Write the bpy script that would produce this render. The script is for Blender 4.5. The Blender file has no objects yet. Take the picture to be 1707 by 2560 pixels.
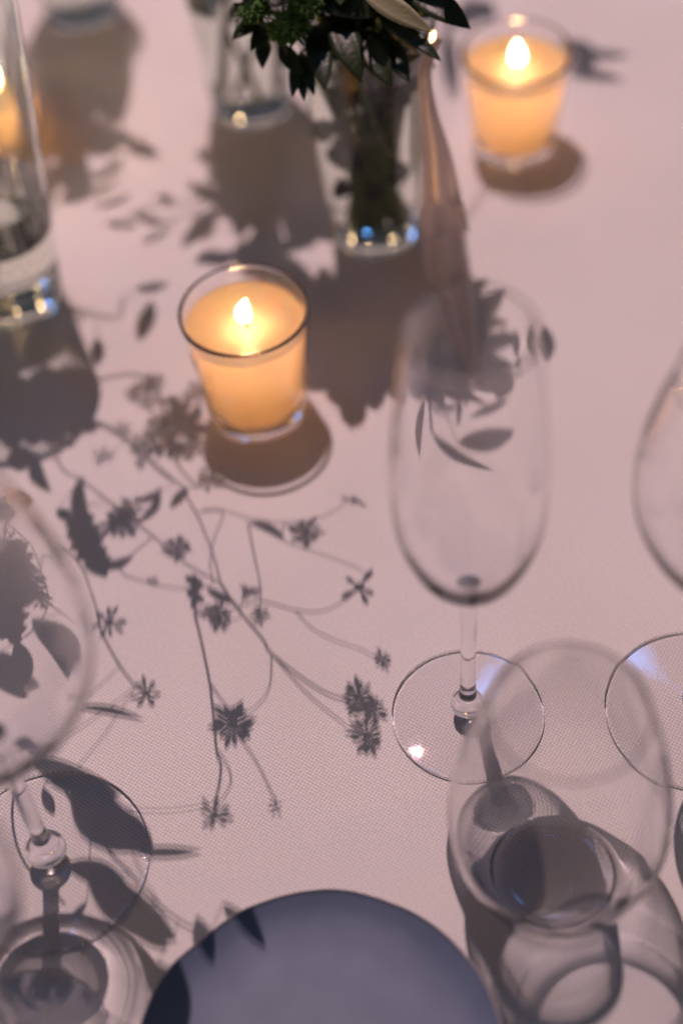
import bpy, bmesh, math, random
from mathutils import Vector, Matrix
random.seed(7)
sc = bpy.context.scene
C = sc.collection

# ------------------------------------------------------------------ camera
cd = bpy.data.cameras.new('camera'); cam = bpy.data.objects.new('camera', cd); C.objects.link(cam); sc.camera = cam
cam.matrix_world = Matrix([[0.995645, 0.093225, -0.0, 0.0], [-0.073059, 0.780281, -0.621148, 0.0], [-0.057906, 0.618443, 0.783693, 0.64], [0.0, 0.0, 0.0, 1.0]])
cd.sensor_fit = 'VERTICAL'; cd.sensor_height = 36.0; cd.lens = 55.102
cd.clip_start = 0.02; cd.clip_end = 50
cd.dof.use_dof = True; cd.dof.focus_distance = 0.7253; cd.dof.aperture_fstop = 2.1; cd.dof.aperture_blades = 0
# ------------------------------------------------------------------ render / view
sc.view_settings.view_transform = 'Standard'
sc.view_settings.look = 'None'
sc.view_settings.exposure = 0.0
sc.view_settings.gamma = 1.0
sc.render.engine = 'CYCLES'
sc.cycles.use_denoising = True
sc.cycles.max_bounces = 24
sc.cycles.transmission_bounces = 22
sc.cycles.glossy_bounces = 6
sc.cycles.diffuse_bounces = 7
sc.cycles.transparent_max_bounces = 24
sc.cycles.sample_clamp_indirect = 25.0
sc.cycles.blur_glossy = 0.4
sc.cycles.use_light_tree = True

# ------------------------------------------------------------------ world: dim evening room
w = bpy.data.worlds.new("World"); sc.world = w; w.use_nodes = True
nt = w.node_tree; nt.nodes.clear()
out = nt.nodes.new('ShaderNodeOutputWorld'); bg = nt.nodes.new('ShaderNodeBackground')
nt.links.new(bg.outputs[0], out.inputs[0])
# lit walls and guests round the table, a dark ceiling above
tcw = nt.nodes.new('ShaderNodeTexCoord'); sxyz = nt.nodes.new('ShaderNodeSeparateXYZ'); nt.links.new(tcw.outputs['Generated'], sxyz.inputs[0])
rw = nt.nodes.new('ShaderNodeValToRGB'); ew = rw.color_ramp.elements
ew[0].position = .0; ew[0].color = (.25, .205, .235, 1); ew[1].position = .75; ew[1].color = (.024, .030, .040, 1)
e3 = ew.new(.30); e3.color = (.105, .098, .118, 1)
nw = nt.nodes.new('ShaderNodeTexNoise'); nw.inputs['Scale'].default_value = 3.2; nw.inputs['Detail'].default_value = 2
nt.links.new(tcw.outputs['Generated'], nw.inputs['Vector'])
mw = nt.nodes.new('ShaderNodeMath'); mw.operation = 'MULTIPLY_ADD'; mw.inputs[1].default_value = .5; nt.links.new(nw.outputs['Fac'], mw.inputs[0])
aw = nt.nodes.new('ShaderNodeMath'); aw.operation = 'SUBTRACT'; aw.inputs[1].default_value = .25; nt.links.new(sxyz.outputs['Z'], aw.inputs[0]); nt.links.new(aw.outputs[0], mw.inputs[2])
nt.links.new(mw.outputs[0], rw.inputs[0]); nt.links.new(rw.outputs[0], bg.inputs[0]); bg.inputs[1].default_value = 1.0

# ------------------------------------------------------------------ lamps
LAMP = Vector((-0.21, 1.75, 3))
def spot(name, loc, target, power, col, size, radius, blend=0.5, caustic=True):
    l = bpy.data.lights.new(name, 'SPOT'); l.energy = power; l.color = col
    l.spot_size = math.radians(size); l.spot_blend = blend; l.shadow_soft_size = radius
    l.cycles.is_caustics_light = caustic
    o = bpy.data.objects.new(name, l); C.objects.link(o); o.location = loc
    d = Vector(target) - Vector(loc); o.rotation_euler = d.to_track_quat('-Z', 'Y').to_euler()
    return o
KEYCOL = (1.0, 0.705, 0.72)
for dy in (-0.0105, 0.0105):     # the bar lamp above the table has two small emitters side by side
    spot('ceiling_spot', LAMP + Vector((0.002, dy, 0)), (0, .5, 0), 160, KEYCOL, 50, 0.0055, 0.6)
def area(name, loc, target, power, col, sx, sy):
    l = bpy.data.lights.new(name, 'AREA'); l.energy = power; l.color = col
    l.shape = 'RECTANGLE'; l.size = sx; l.size_y = sy
    o = bpy.data.objects.new(name, l); C.objects.link(o); o.location = loc
    d = Vector(target) - Vector(loc); o.rotation_euler = d.to_track_quat('-Z', 'Y').to_euler()
    return o
area('blue_stage_light', (0.55, 2.6, 2.9), (0, .5, 0), 1.6, (0.12, 0.36, 1.0), .19, .19)
area('blue_stage_light', (-.20, 1.02, 2.4), (0, .3, 0), 1.2, (0.14, 0.34, 1.0), .22, .22)
area('blue_stage_light', (-1.5, 1.9, 1.9), (0, .5, 0), 2.0, (0.18, 0.38, 1.0), .22, .22)

for k, p in enumerate(((.35, 2.3, 1.25), (-.45, 2.6, 1.7), (.95, 2.2, 1.5), (-.95, 1.8, 1.25), (.1, 2.9, 2.3), (-1.3, .6, 1.2))):   # unseen warm lamps added for orange glints in the glass, in place of farther candles
    l = bpy.data.lights.new('glint_lamp', 'POINT'); l.energy = 3.0; l.color = (1, .62, .32); l.shadow_soft_size = .028
    o = bpy.data.objects.new('glint_lamp', l); C.objects.link(o); o.location = p

# ------------------------------------------------------------------ material helpers
def mat(name):
    m = bpy.data.materials.new(name); m.use_nodes = True
    return m, m.node_tree, m.node_tree.nodes, m.node_tree.links
def principled(name, col, rough=.5, **kw):
    m, t, N, L = mat(name); b = N['Principled BSDF']
    b.inputs['Base Color'].default_value = (*col, 1); b.inputs['Roughness'].default_value = rough
    for k, v in kw.items(): b.inputs[k.replace('_', ' ')].default_value = v
    return m
def noisy(name, c1, c2, scale, rough=.5, bump=0.0, bscale=None, trans=0.0, **kw):
    m, t, N, L = mat(name); b = N['Principled BSDF']
    tc = N.new('ShaderNodeTexCoord'); n = N.new('ShaderNodeTexNoise'); n.inputs['Scale'].default_value = scale
    n.inputs['Detail'].default_value = 4
    L.new(tc.outputs['Object'], n.inputs['Vector'])
    r = N.new('ShaderNodeValToRGB'); r.color_ramp.elements[0].position = .3; r.color_ramp.elements[1].position = .7
    r.color_ramp.elements[0].color = (*c1, 1); r.color_ramp.elements[1].color = (*c2, 1)
    L.new(n.outputs['Fac'], r.inputs[0]); L.new(r.outputs[0], b.inputs['Base Color'])
    b.inputs['Roughness'].default_value = rough
    for k, v in kw.items(): b.inputs[k.replace('_', ' ')].default_value = v
    if bump:
        n2 = N.new('ShaderNodeTexNoise'); n2.inputs['Scale'].default_value = bscale or scale * 3
        L.new(tc.outputs['Object'], n2.inputs['Vector'])
        bp = N.new('ShaderNodeBump'); bp.inputs['Strength'].default_value = bump; bp.inputs['Distance'].default_value = .001
        L.new(n2.outputs['Fac'], bp.inputs['Height']); L.new(bp.outputs[0], b.inputs['Normal'])
    if trans:
        tr = N.new('ShaderNodeBsdfTranslucent'); L.new(r.outputs[0], tr.inputs['Color'])
        mx = N.new('ShaderNodeMixShader'); mx.inputs[0].default_value = trans
        L.new(b.outputs[0], mx.inputs[1]); L.new(tr.outputs[0], mx.inputs[2])
        L.new(mx.outputs[0], N['Material Output'].inputs['Surface'])
    return m

# solid clear glass
def glass(name, col=(1, 1, 1), ior=1.5, rough=0.0):
    m, t, N, L = mat(name); N.remove(N['Principled BSDF'])
    g = N.new('ShaderNodeBsdfGlass'); g.inputs['Color'].default_value = (*col, 1); g.inputs['IOR'].default_value = ior
    g.inputs['Roughness'].default_value = rough
    L.new(g.outputs[0], N['Material Output'].inputs['Surface'])
    return m
# thin blown wall: each surface lets light straight through except for its Fresnel reflection and a faint grey at grazing angles
def thin_glass(name, tint=(1, 1, 1), edge=.55):
    m, t, N, L = mat(name); N.remove(N['Principled BSDF'])
    fr = N.new('ShaderNodeFresnel'); fr.inputs['IOR'].default_value = 1.5
    lw = N.new('ShaderNodeLayerWeight'); lw.inputs['Blend'].default_value = .5
    pw = N.new('ShaderNodeMath'); pw.operation = 'POWER'; pw.inputs[1].default_value = 4.0
    L.new(lw.outputs['Facing'], pw.inputs[0])
    cm = N.new('ShaderNodeMixRGB'); cm.inputs[1].default_value = (*tint, 1); cm.inputs[2].default_value = (edge, edge, edge*1.03, 1)
    L.new(pw.outputs[0], cm.inputs[0])
    tr = N.new('ShaderNodeBsdfTransparent'); L.new(cm.outputs[0], tr.inputs['Color'])
    gl = N.new('ShaderNodeBsdfGlossy'); gl.inputs['Roughness'].default_value = 0.0
    mx = N.new('ShaderNodeMixShader'); 
    cl = N.new('ShaderNodeMath'); cl.operation = 'MULTIPLY'; cl.inputs[1].default_value = 1.0
    # the front-facing Fresnel on both sides of the wall (back faces see the same reflectance, no total reflection)
    f2 = N.new('ShaderNodeLayerWeight'); f2.inputs['Blend'].default_value = .5
    p2 = N.new('ShaderNodeMath'); p2.operation = 'POWER'; p2.inputs[1].default_value = 4.2
    L.new(f2.outputs['Facing'], p2.inputs[0])
    a2 = N.new('ShaderNodeMath'); a2.operation = 'MULTIPLY_ADD'; a2.inputs[1].default_value = .85; a2.inputs[2].default_value = .018
    L.new(p2.outputs[0], a2.inputs[0])
    N.remove(fr); N.remove(cl)
    L.new(a2.outputs[0], mx.inputs[0]); L.new(tr.outputs[0], mx.inputs[1]); L.new(gl.outputs[0], mx.inputs[2])
    L.new(mx.outputs[0], N['Material Output'].inputs['Surface'])
    return m

# ------------------------------------------------------------------ mesh helpers
def link(name, bm, m, parent=None, smooth=True, loc=None):
    me = bpy.data.meshes.new(name); bm.normal_update(); bm.to_mesh(me); bm.free()
    if smooth:
        for p in me.polygons: p.use_smooth = True
    me.materials.append(m)
    o = bpy.data.objects.new(name, me); C.objects.link(o)
    if parent: o.parent = parent
    if loc is not None: o.location = loc
    return o
def thing(name, label, cat, loc, group=None):
    o = bpy.data.objects.new(name, None); C.objects.link(o); o.location = loc; o.empty_display_size = .02
    o['label'] = label; o['category'] = cat
    if group: o['group'] = group
    return o
def catmull(pts, n):
    P = [Vector(p) for p in pts]; P = [2*P[0]-P[1]] + P + [2*P[-1]-P[-2]]; out = []
    for i in range(1, len(P)-2):
        for k in range(n):
            t = k/n; a, b, c, d = P[i-1], P[i], P[i+1], P[i+2]
            out.append(.5*((2*b)+(-a+c)*t+(2*a-5*b+4*c-d)*t*t+(-a+3*b-3*c+d)*t**3))
    out.append(P[-2]); return out
def lathe(profile, seg=96, sub=0, closed=False):
    """profile: (r,z) list. Turned round z; points with r==0 become poles."""
    if sub: 
        pr = []
        for r, z in profile: pr.append((r, 0, z))
        profile = [(max(p.x, 0), p.z) for p in catmull(pr, sub)]
    bm = bmesh.new(); rings = []
    for r, z in profile:
        if r < 1e-6: rings.append([bm.verts.new((0, 0, z))])
        else: rings.append([bm.verts.new((r*math.cos(2*math.pi*k/seg), r*math.sin(2*math.pi*k/seg), z)) for k in range(seg)])
    prs = list(zip(rings, rings[1:]))
    if closed: prs.append((rings[-1], rings[0]))
    for a, b in prs:
        for k in range(seg):
            k2 = (k+1) % seg
            if len(a) == 1 and len(b) == 1: continue
            if len(a) == 1: bm.faces.new((a[0], b[k2], b[k]))
            elif len(b) == 1: bm.faces.new((a[k], a[k2], b[0]))
            else: bm.faces.new((a[k], a[k2], b[k2], b[k]))
    bmesh.ops.recalc_face_normals(bm, faces=bm.faces)
    return bm
def tube(bm, pts, r, seg=6, r_end=None, n=5):
    path = catmull(pts, n) if len(pts) > 2 else [Vector(p) for p in pts]
    rings = []; up = Vector((0.3, 0.2, 1)).normalized()
    for i, p in enumerate(path):
        t = (path[min(i+1, len(path)-1)] - path[max(i-1, 0)]).normalized()
        a = t.cross(up)
        if a.length < .1: a = t.cross(Vector((1, 0, 0)))
        a.normalize(); b = t.cross(a); f = i/(len(path)-1)
        rr = r if r_end is None else r+(r_end-r)*f
        rings.append([bm.verts.new(p + rr*(math.cos(2*math.pi*k/seg)*a+math.sin(2*math.pi*k/seg)*b)) for k in range(seg)])
    for x, y in zip(rings, rings[1:]):
        for k in range(seg): bm.faces.new((x[k], x[(k+1) % seg], y[(k+1) % seg], y[k]))
    bm.faces.new(rings[0][::-1]); bm.faces.new(rings[-1])
def leaf(bm, a, b, w, nrm, bend=.08, shape=1.0, n=8, cup=.15, side=0.0, teeth=0):
    """a leaf blade from a to b, width w, its face towards nrm, with midrib crease, cup and bow"""
    a, b, nrm = Vector(a), Vector(b), Vector(nrm).normalized()
    t = b-a; ln = t.length; t = t/ln; s = t.cross(nrm).normalized(); u = s.cross(t).normalized()
    rows = []
    for i in range(n+1):
        f = i/n; prof = math.sin(math.pi*f**shape)**.8 if 0 < f < 1 else 0.02
        hw = w/2*prof
        if teeth and 0 < i < n: hw *= (1.18 if i % 2 else .72)
        c = a + t*ln*f + u*(-bend*ln*4*(f-.5)**2+bend*ln) + s*side*ln*math.sin(math.pi*f)
        row = []
        for j, q in enumerate((-1, -.5, 0, .5, 1)):
            row.append(bm.verts.new(c + s*hw*q + u*(abs(q)**1.3*cup*hw)))
        rows.append(row)
    lo = []
    for row in rows:   # underside, a quarter of a millimetre below
        lo.append([bm.verts.new(v.co - u*.00025) for v in row])
    for x, y in zip(rows, rows[1:]):
        for j in range(4): bm.faces.new((x[j], x[j+1], y[j+1], y[j]))
    for x, y in zip(lo, lo[1:]):
        for j in range(4): bm.faces.new((x[j+1], x[j], y[j], y[j+1]))
    for k in range(n):
        bm.faces.new((rows[k][0], rows[k+1][0], lo[k+1][0], lo[k][0]))
        bm.faces.new((rows[k+1][4], rows[k][4], lo[k][4], lo[k+1][4]))
def daisy(bm, c, r, nrm, petals=13, squash=1.0, ang=0.0, droop=.25):
    c = Vector(c); nrm = Vector(nrm).normalized()
    a = nrm.cross(Vector((0, 1, 0))).normalized(); b = nrm.cross(a).normalized()
    ca, sa = math.cos(ang), math.sin(ang)
    a, b = a*ca+b*sa, -a*sa+b*ca
    for k in range(petals):
        th = 2*math.pi*(k+random.uniform(-.28, .28))/petals; ln = r*random.uniform(.72, 1.1)
        d = a*math.cos(th)*squash+b*math.sin(th)
        tip = c + d*ln + nrm*(-droop*r*random.uniform(.2, 1.2))
        leaf(bm, c+d*r*.12, tip, r*random.uniform(.20, .34), nrm+d*.2, bend=.1, n=4, cup=.1, shape=1.5)
    bmesh.ops.create_uvsphere(bm, u_segments=10, v_segments=6, radius=r*.24, matrix=Matrix.Translation(c))

# ================================================================== tablecloth
def cloth_material():
    m, t, N, L = mat('white_damask'); b = N['Principled BSDF']
    tc = N.new('ShaderNodeTexCoord'); mp = N.new('ShaderNodeMapping')
    mp.inputs['Rotation'].default_value = (0, 0, math.radians(-9))
    L.new(tc.outputs['Object'], mp.inputs['Vector'])
    # slight wander of the threads
    ns = N.new('ShaderNodeTexNoise'); ns.inputs['Scale'].default_value = 60; ns.inputs['Detail'].default_value = 3
    L.new(mp.outputs[0], ns.inputs['Vector'])
    wa = N.new('ShaderNodeVectorMath'); wa.operation = 'MULTIPLY_ADD'
    wa.inputs[1].default_value = (.0006, .0006, 0); L.new(ns.outputs['Color'], wa.inputs[0]); L.new(mp.outputs[0], wa.inputs[2])
    sp = N.new('ShaderNodeSeparateXYZ'); L.new(wa.outputs[0], sp.inputs[0])
    def sine(axis, period, phase=0):
        a = N.new('ShaderNodeMath'); a.operation = 'MULTIPLY_ADD'; a.inputs[1].default_value = 2*math.pi/period; a.inputs[2].default_value = phase
        L.new(sp.outputs[axis], a.inputs[0])
        s = N.new('ShaderNodeMath'); s.operation = 'SINE'; L.new(a.outputs[0], s.inputs[0]); return s
    s1 = sine('X', .00215); s2 = sine('Y', .00225)
    mu = N.new('ShaderNodeMath'); mu.operation = 'MULTIPLY'; L.new(s1.outputs[0], mu.inputs[0]); L.new(s2.outputs[0], mu.inputs[1])
    ns2 = N.new('ShaderNodeTexNoise'); ns2.inputs['Scale'].default_value = 900; ns2.inputs['Detail'].default_value = 2
    L.new(mp.outputs[0], ns2.inputs['Vector'])
    h = N.new('ShaderNodeMath'); h.operation = 'MULTIPLY_ADD'; h.inputs[1].default_value = .5
    L.new(mu.outputs[0], h.inputs[0]); L.new(ns2.outputs['Fac'], h.inputs[2])
    r = N.new('ShaderNodeValToRGB'); e = r.color_ramp.elements
    e[0].position = .1; e[0].color = (.60, .545, .515, 1); e[1].position = .95; e[1].color = (.86, .85, .85, 1)
    L.new(h.outputs[0], r.inputs[0])
    # broad faint unevenness from laundering
    n3 = N.new('ShaderNodeTexNoise'); n3.inputs['Scale'].default_value = 7; n3.inputs['Detail'].default_value = 3
    L.new(tc.outputs['Object'], n3.inputs['Vector'])
    r3 = N.new('ShaderNodeValToRGB'); e = r3.color_ramp.elements
    e[0].position = .3; e[0].color = (.94, .93, .92, 1); e[1].position = .7; e[1].color = (1, 1, 1, 1)
    L.new(n3.outputs['Fac'], r3.inputs[0])
    mx = N.new('ShaderNodeMixRGB'); mx.blend_type = 'MULTIPLY'; mx.inputs[0].default_value = 1
    L.new(r.outputs[0], mx.inputs[1]); L.new(r3.outputs[0], mx.inputs[2]); L.new(mx.outputs[0], b.inputs['Base Color'])
    bp = N.new('ShaderNodeBump'); bp.inputs['Strength'].default_value = .55; bp.inputs['Distance'].default_value = .0004
    L.new(h.outputs[0], bp.inputs['Height'])
    n4 = N.new('ShaderNodeTexNoise'); n4.inputs['Scale'].default_value = 3.5; L.new(tc.outputs['Object'], n4.inputs['Vector'])
    bp2 = N.new('ShaderNodeBump'); bp2.inputs['Strength'].default_value = .5; bp2.inputs['Distance'].default_value = .006
    L.new(n4.outputs['Fac'], bp2.inputs['Height']); L.new(bp.outputs[0], bp2.inputs['Normal'])
    L.new(bp2.outputs[0], b.inputs['Normal'])
    b.inputs['Roughness'].default_value = .85; b.inputs['Specular IOR Level'].default_value = .2
    b.inputs['Sheen Weight'].default_value = .1
    return m
bm = bmesh.new()
X0, X1, Y0, Y1 = -.95, .95, -.35, 1.55; n = 60
grid = []
for j in range(n+1):
    row = []
    for i in range(n+1):
        row.append(bm.verts.new((X0+(X1-X0)*i/n, Y0+(Y1-Y0)*j/n, 0)))
    grid.append(row)
for j in range(n):
    for i in range(n): bm.faces.new((grid[j][i], grid[j][i+1], grid[j+1][i+1], grid[j+1][i]))
ring = [grid[0][i] for i in range(n)] + [grid[j][n] for j in range(n)] + [grid[n][i] for i in range(n, 0, -1)] + [grid[j][0] for j in range(n, 0, -1)]
prev = ring; cx, cy = (X0+X1)/2, (Y0+Y1)/2
for dz, k in ((-.012, .008), (-.06, .016), (-.25, .022), (-.45, .03)):
    cur = []
    for q, v in enumerate(ring):
        dx, dy = v.co.x-cx, v.co.y-cy; m_ = max(abs(dx)/.95, abs(dy)/.95)
        f = 1 + k*(1+1.2*abs(dz)/.45*math.sin(q*.75)) / .95
        cur.append(bm.verts.new((cx+dx*f, cy+dy*f, dz)))
    for q in range(len(ring)):
        q2 = (q+1) % len(ring); bm.faces.new((prev[q2], prev[q], cur[q], cur[q2]))
    prev = cur
cloth = link('tablecloth', bm, cloth_material())
cloth['label'] = 'white woven tablecloth spread under all the glasses, vases and candles'; cloth['category'] = 'tablecloth'
sm = cloth.modifiers.new('thickness', 'SOLIDIFY'); sm.thickness = .0012; sm.offset = -1

# ================================================================== glassware
GLASS = glass('clear_glass', (1, 1, 1), 1.48)
THICK = glass('thick_clear_glass', (.97, .99, .98), 1.5)
WATER = glass('water', (.98, .985, .96), 1.33)
THIN = thin_glass('thin_blown_glass', (.985, .985, .99))
def caster(o): o.cycles.is_caustics_caster = True
cloth.cycles.is_caustics_receiver = True
CAUSTIC = 2

def cat2(pts, n=6): return [(max(p.x, 0), p.z) for p in catmull([(r, 0, z) for r, z in pts], n)]
def wine_glass(loc, label, group, foot, stem_top, H, rmax, zmax, rrim, knob, rz=0):
    t = thing('wine_glass', label, 'wine glass', loc, group); t.rotation_euler.z = rz
    z0 = stem_top; 
    outer = [(.0040, z0-.0028), (.0058, z0+.0004), (rmax*.42, z0+.0062), (rmax*.73, z0+.0190), (rmax*.94, z0+.0395), (rmax, zmax),
             (rmax*.97, zmax+(H-zmax)*.35), ((rmax+rrim)/2*.99, zmax+(H-zmax)*.7), (rrim, H-.0016)]
    o = cat2(outer, 8)
    inner = cat2([(rrim-.0006, H-.0016), ((rmax+rrim)/2*.99-.0007, zmax+(H-zmax)*.7), (rmax*.97-.0008, zmax+(H-zmax)*.35), (rmax-.0009, zmax), (rmax*.94-.0011, z0+.0400), (rmax*.73-.0016, z0+.0204), (rmax*.42-.0016, z0+.0086), (rmax*.2, z0+.0048), (0, z0+.0041)], 8)
    bowl = cat2([(0, z0-.0030), (.0030, z0-.0029)], 2) + o + cat2([(rrim+.0001, H-.0007), (rrim-.0004, H), (rrim-.0005, H-.0005)], 2) + inner
    b = link('bowl', lathe(bowl, 144), GLASS, t)
    zs = knob[1]; fo = foot
    k = knob[0]
    st = [(0, .0036), (k*.55, .0038), (k*.86, zs*.48), (k, zs*.76), (k*.84, zs*1.04), (k*.55, zs*1.24), (.0042, zs*1.5), (.0037, zs*1.9), (.0035, zs*2.6), (.0036, z0*.6), (.0039, z0*.86), (.0041, z0-.0030), (.0034, z0-.0024), (0, z0-.0022)]
    st = cat2(st)
    s = link('stem', lathe(st, 96), GLASS, t)
    ft = [(0, .0044), (fo*.14, .0042), (fo*.3, .0038), (fo*.6, .0031), (fo*.9, .0024), (fo*.975, .0022), (fo*.997, .0018), (fo, .0013), (fo*.99, .0009), (fo*.95, .0008), (fo*.5, .0011), (0, .0014)]
    f = link('foot', lathe(cat2(ft, 8), 144), GLASS, t)
    if CAUSTIC:
        for q in (b, s, f): caster(q)
    return t

def stemless(loc, label):
    rb, rm, rr, H = .0272, .0452, .0300, .1405
    o = cat2([(0, .0014), (.018, .0012), (rb*.92, .0009), (rb, .0018), (.0290, .0055), (.0335, .0125), (.0410, .030), (rm, .052), (.0442, .075), (.0395, .103), (.0338, .126), (rr, H-.0018), (rr+.0001, H-.0008), (rr-.0002, H)], 8)
    i_ = cat2([(rr-.0005, H-.0006), (rr-.0006, H-.0018), (.0331, .126), (.0387, .103), (.0434, .075), (.0443, .052), (.0400, .030), (.0324, .0148), (.0272, .0080), (.0230, .0050), (.012, .0041), (0, .0039)], 8)
    b = link('stemless_glass', lathe(o+i_, 144), GLASS, None, loc=loc)
    b['label'] = label; b['category'] = 'drinking glass'
    if CAUSTIC: caster(b)
    return b

WINE = [
 wine_glass((.050, .379, 0), 'slender tulip wine glass with its whole bowl and foot in view', 'wine glasses', .0356, .1025, .255, .0305, .160, .0235, (.0078, .0135)),
 wine_glass((.157, .370, 0), 'wide bowled wine glass cut off by the right edge of the photo', 'wine glasses', .0430, .1080, .225, .0445, .165, .0340, (.0088, .0140)),
 wine_glass((-.144, .324, 0), 'wide bowled wine glass at the left edge, leaf shadows lying under its foot', 'wine glasses', .0445, .1130, .250, .0500, .172, .0360, (.0092, .0150)),
 wine_glass((-.150, .238, 0), 'wine glass in the bottom left corner with only the top of its foot in view', 'wine glasses', .0356, .1025, .245, .0303, .160, .0235, (.0078, .0135), .4),
]
stemless((.0765, .294, 0), 'stemless rounded glass standing in the bottom right, between the plate and the wine glass')

# ================================================================== candles
def wax_material():
    m, t, N, L = mat('ivory_wax'); b = N['Principled BSDF']
    b.inputs['Base Color'].default_value = (.98, .90, .76, 1); b.inputs['Roughness'].default_value = .35
    b.inputs['Subsurface Weight'].default_value = .3
    b.inputs['Subsurface Radius'].default_value = (1.0, .48, .17); b.inputs['Subsurface Scale'].default_value = .035
    b.inputs['IOR'].default_value = 1.44
    b.inputs['Subsurface Scale'].default_value = .012
    tr = N.new('ShaderNodeBsdfTranslucent'); tr.inputs['Color'].default_value = (.98, .80, .55, 1)
    mx = N.new('ShaderNodeMixShader'); mx.inputs[0].default_value = .92
    L.new(b.outputs[0], mx.inputs[1]); L.new(tr.outputs[0], mx.inputs[2]); L.new(mx.outputs[0], N['Material Output'].inputs['Surface'])
    return m
WAX = wax_material()
def flame_material():
    m, t, N, L = mat('flame'); N.remove(N['Principled BSDF'])
    e = N.new('ShaderNodeEmission'); tc = N.new('ShaderNodeTexCoord'); sp = N.new('ShaderNodeSeparateXYZ')
    L.new(tc.outputs['Generated'], sp.inputs[0])
    r = N.new('ShaderNodeValToRGB'); k = r.color_ramp.elements
    k[0].position = 0; k[0].color = (1, .40, .10, 1); k[1].position = 1; k[1].color = (1, .74, .36, 1)
    a = k.new(.18); a.color = (1, .62, .25, 1); a = k.new(.45); a.color = (1, .86, .56, 1)
    L.new(sp.outputs['Z'], r.inputs[0]); L.new(r.outputs[0], e.inputs['Color']); e.inputs['Strength'].default_value = 1
    r2 = N.new('ShaderNodeMapRange'); r2.inputs[1].default_value = .02; r2.inputs[2].default_value = .30; r2.inputs[3].default_value = 1.2; r2.inputs[4].default_value = 16
    L.new(sp.outputs['Z'], r2.inputs[0]); L.new(r2.outputs[0], e.inputs['Strength'])
    tp = N.new('ShaderNodeBsdfTransparent'); ad = N.new('ShaderNodeAddShader')      # a flame lets light through
    L.new(e.outputs[0], ad.inputs[0]); L.new(tp.outputs[0], ad.inputs[1]); L.new(ad.outputs[0], N['Material Output'].inputs['Surface'])
    return m
FLAME = flame_material()
WICK = noisy('charred_wick', (.015, .012, .010), (.05, .035, .025), 900, .9)
def flame(parent, z, h, r, lean=.0012):
    pr = [(0, 0), (r*.55, h*.06), (r*.93, h*.20), (r, h*.34), (r*.88, h*.52), (r*.60, h*.72), (r*.28, h*.89), (0, h)]
    bm = lathe([(max(p.x, 0), p.z) for p in catmull([(a, 0, b) for a, b in pr], 4)], 24)
    for v in bm.verts: q = v.co.z/h; v.co.x += lean*q*q+.0004*math.sin(q*5+r*4000); v.co.y += lean*.5*math.sin(q*4); v.co.x *= 1-.12*q
    f = link('flame', bm, FLAME, parent, loc=(0, 0, z))
    return f
def candle_lamp(loc, power):
    l = bpy.data.lights.new('candle_light', 'POINT'); l.energy = power; l.color = (1.0, .49, .19); l.shadow_soft_size = .0035; l.cycles.is_caustics_light = True
    o = bpy.data.objects.new('candle_light', l); C.objects.link(o); o.location = loc
    return o
def wick(parent, z, h):
    bm = bmesh.new(); tube(bm, [(0, 0, 0), (.0003, .0001, h*.4), (.0004, -.0002, h*.75), (.0012, -.0002, h)], .0009, 7, .0007)
    return link('wick', bm, WICK, parent, loc=(0, 0, z))
def votive(loc, label, group, H, rb, rt, zw, ztop, power, rz=0, thick=.0085, fl=(.0165, .0036)):
    t = thing('votive_candle', label, 'candle', loc, group); t.rotation_euler.z = rz
    wl = .0017
    rad = lambda z: rb + (rt-rb)*((z/H)**.92)
    o = [(0, .0008), (rb*.75, .0006), (rb*.95, .0003), (rb, .0020)] + [(rad(H*k/10), H*k/10) for k in range(1, 10)] + [(rt, H-.0009)]
    o = [(max(p.x, 0), p.z) for p in catmull([(a, 0, b) for a, b in o], 4)]
    i_ = [(rt-wl, H-.0009)] + [(rad(H*k/10)-wl, H*k/10) for k in range(9, 1, -1)] + [(rad(thick)-wl*2.2, thick), (rb*.5, thick-.0012), (0, thick-.0016)]
    i_ = [(max(p.x, 0), p.z) for p in catmull([(a, 0, b) for a, b in i_], 4)]
    rim = [(rt-.0004, H-.00015), (rt-.0009, H), (rt-wl+.0003, H-.00015)]
    g = link('glass_holder', lathe(o+rim+i_, 128), GLASS, t)
    if CAUSTIC: caster(g)
    # wax: flat sides against the glass, a melted pool on top with a slightly raised rim
    gp = wl+.00025
    wp = [(0, zw), (rad(zw)*.6, zw+.0001), (rad(zw)-gp-.002, zw+.0006), (rad(zw+.003)-gp, zw+.004)]
    wp += [(rad(zw+(ztop-zw)*k/6)-gp, zw+(ztop-zw)*k/6) for k in range(2, 6)]
    wp += [(rad(ztop)-gp, ztop-.0006), (rad(ztop)-gp-.0008, ztop+.0002), (rad(ztop)-gp-.0025, ztop-.0006), (rad(ztop)*.72, ztop-.0024), (rad(ztop)*.4, ztop-.0029), (.003, ztop-.0027), (0, ztop-.0026)]
    wx = link('wax', lathe([(max(p.x, 0), p.z) for p in catmull([(a, 0, b) for a, b in wp], 4)], 96), WAX, t)
    wx.cycles.is_caustics_receiver = True
    wick(t, ztop-.0035, .0065); flame(t, ztop+.0008, fl[0], fl[1], .0016 if fl[0] < .017 else -.0010)
    l = candle_lamp(Vector(loc)+Vector((0, 0, ztop+.0095)), power)
    return t
CW = .32
votive((-.0405, .5865, 0), 'lit votive candle nearest the middle, just left of the tall wine glass', 'lit votive candles', .0755, .0270, .0340, .0115, .0650, CW, .5, fl=(.0160, .0038))
votive((.1300, .7900, 0), 'lit votive candle at the top right, seen blurred behind the ribbon', 'lit votive candles', .0700, .0255, .0338, .0120, .0585, CW*.9, 1.9, fl=(.0185, .0042))
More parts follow.
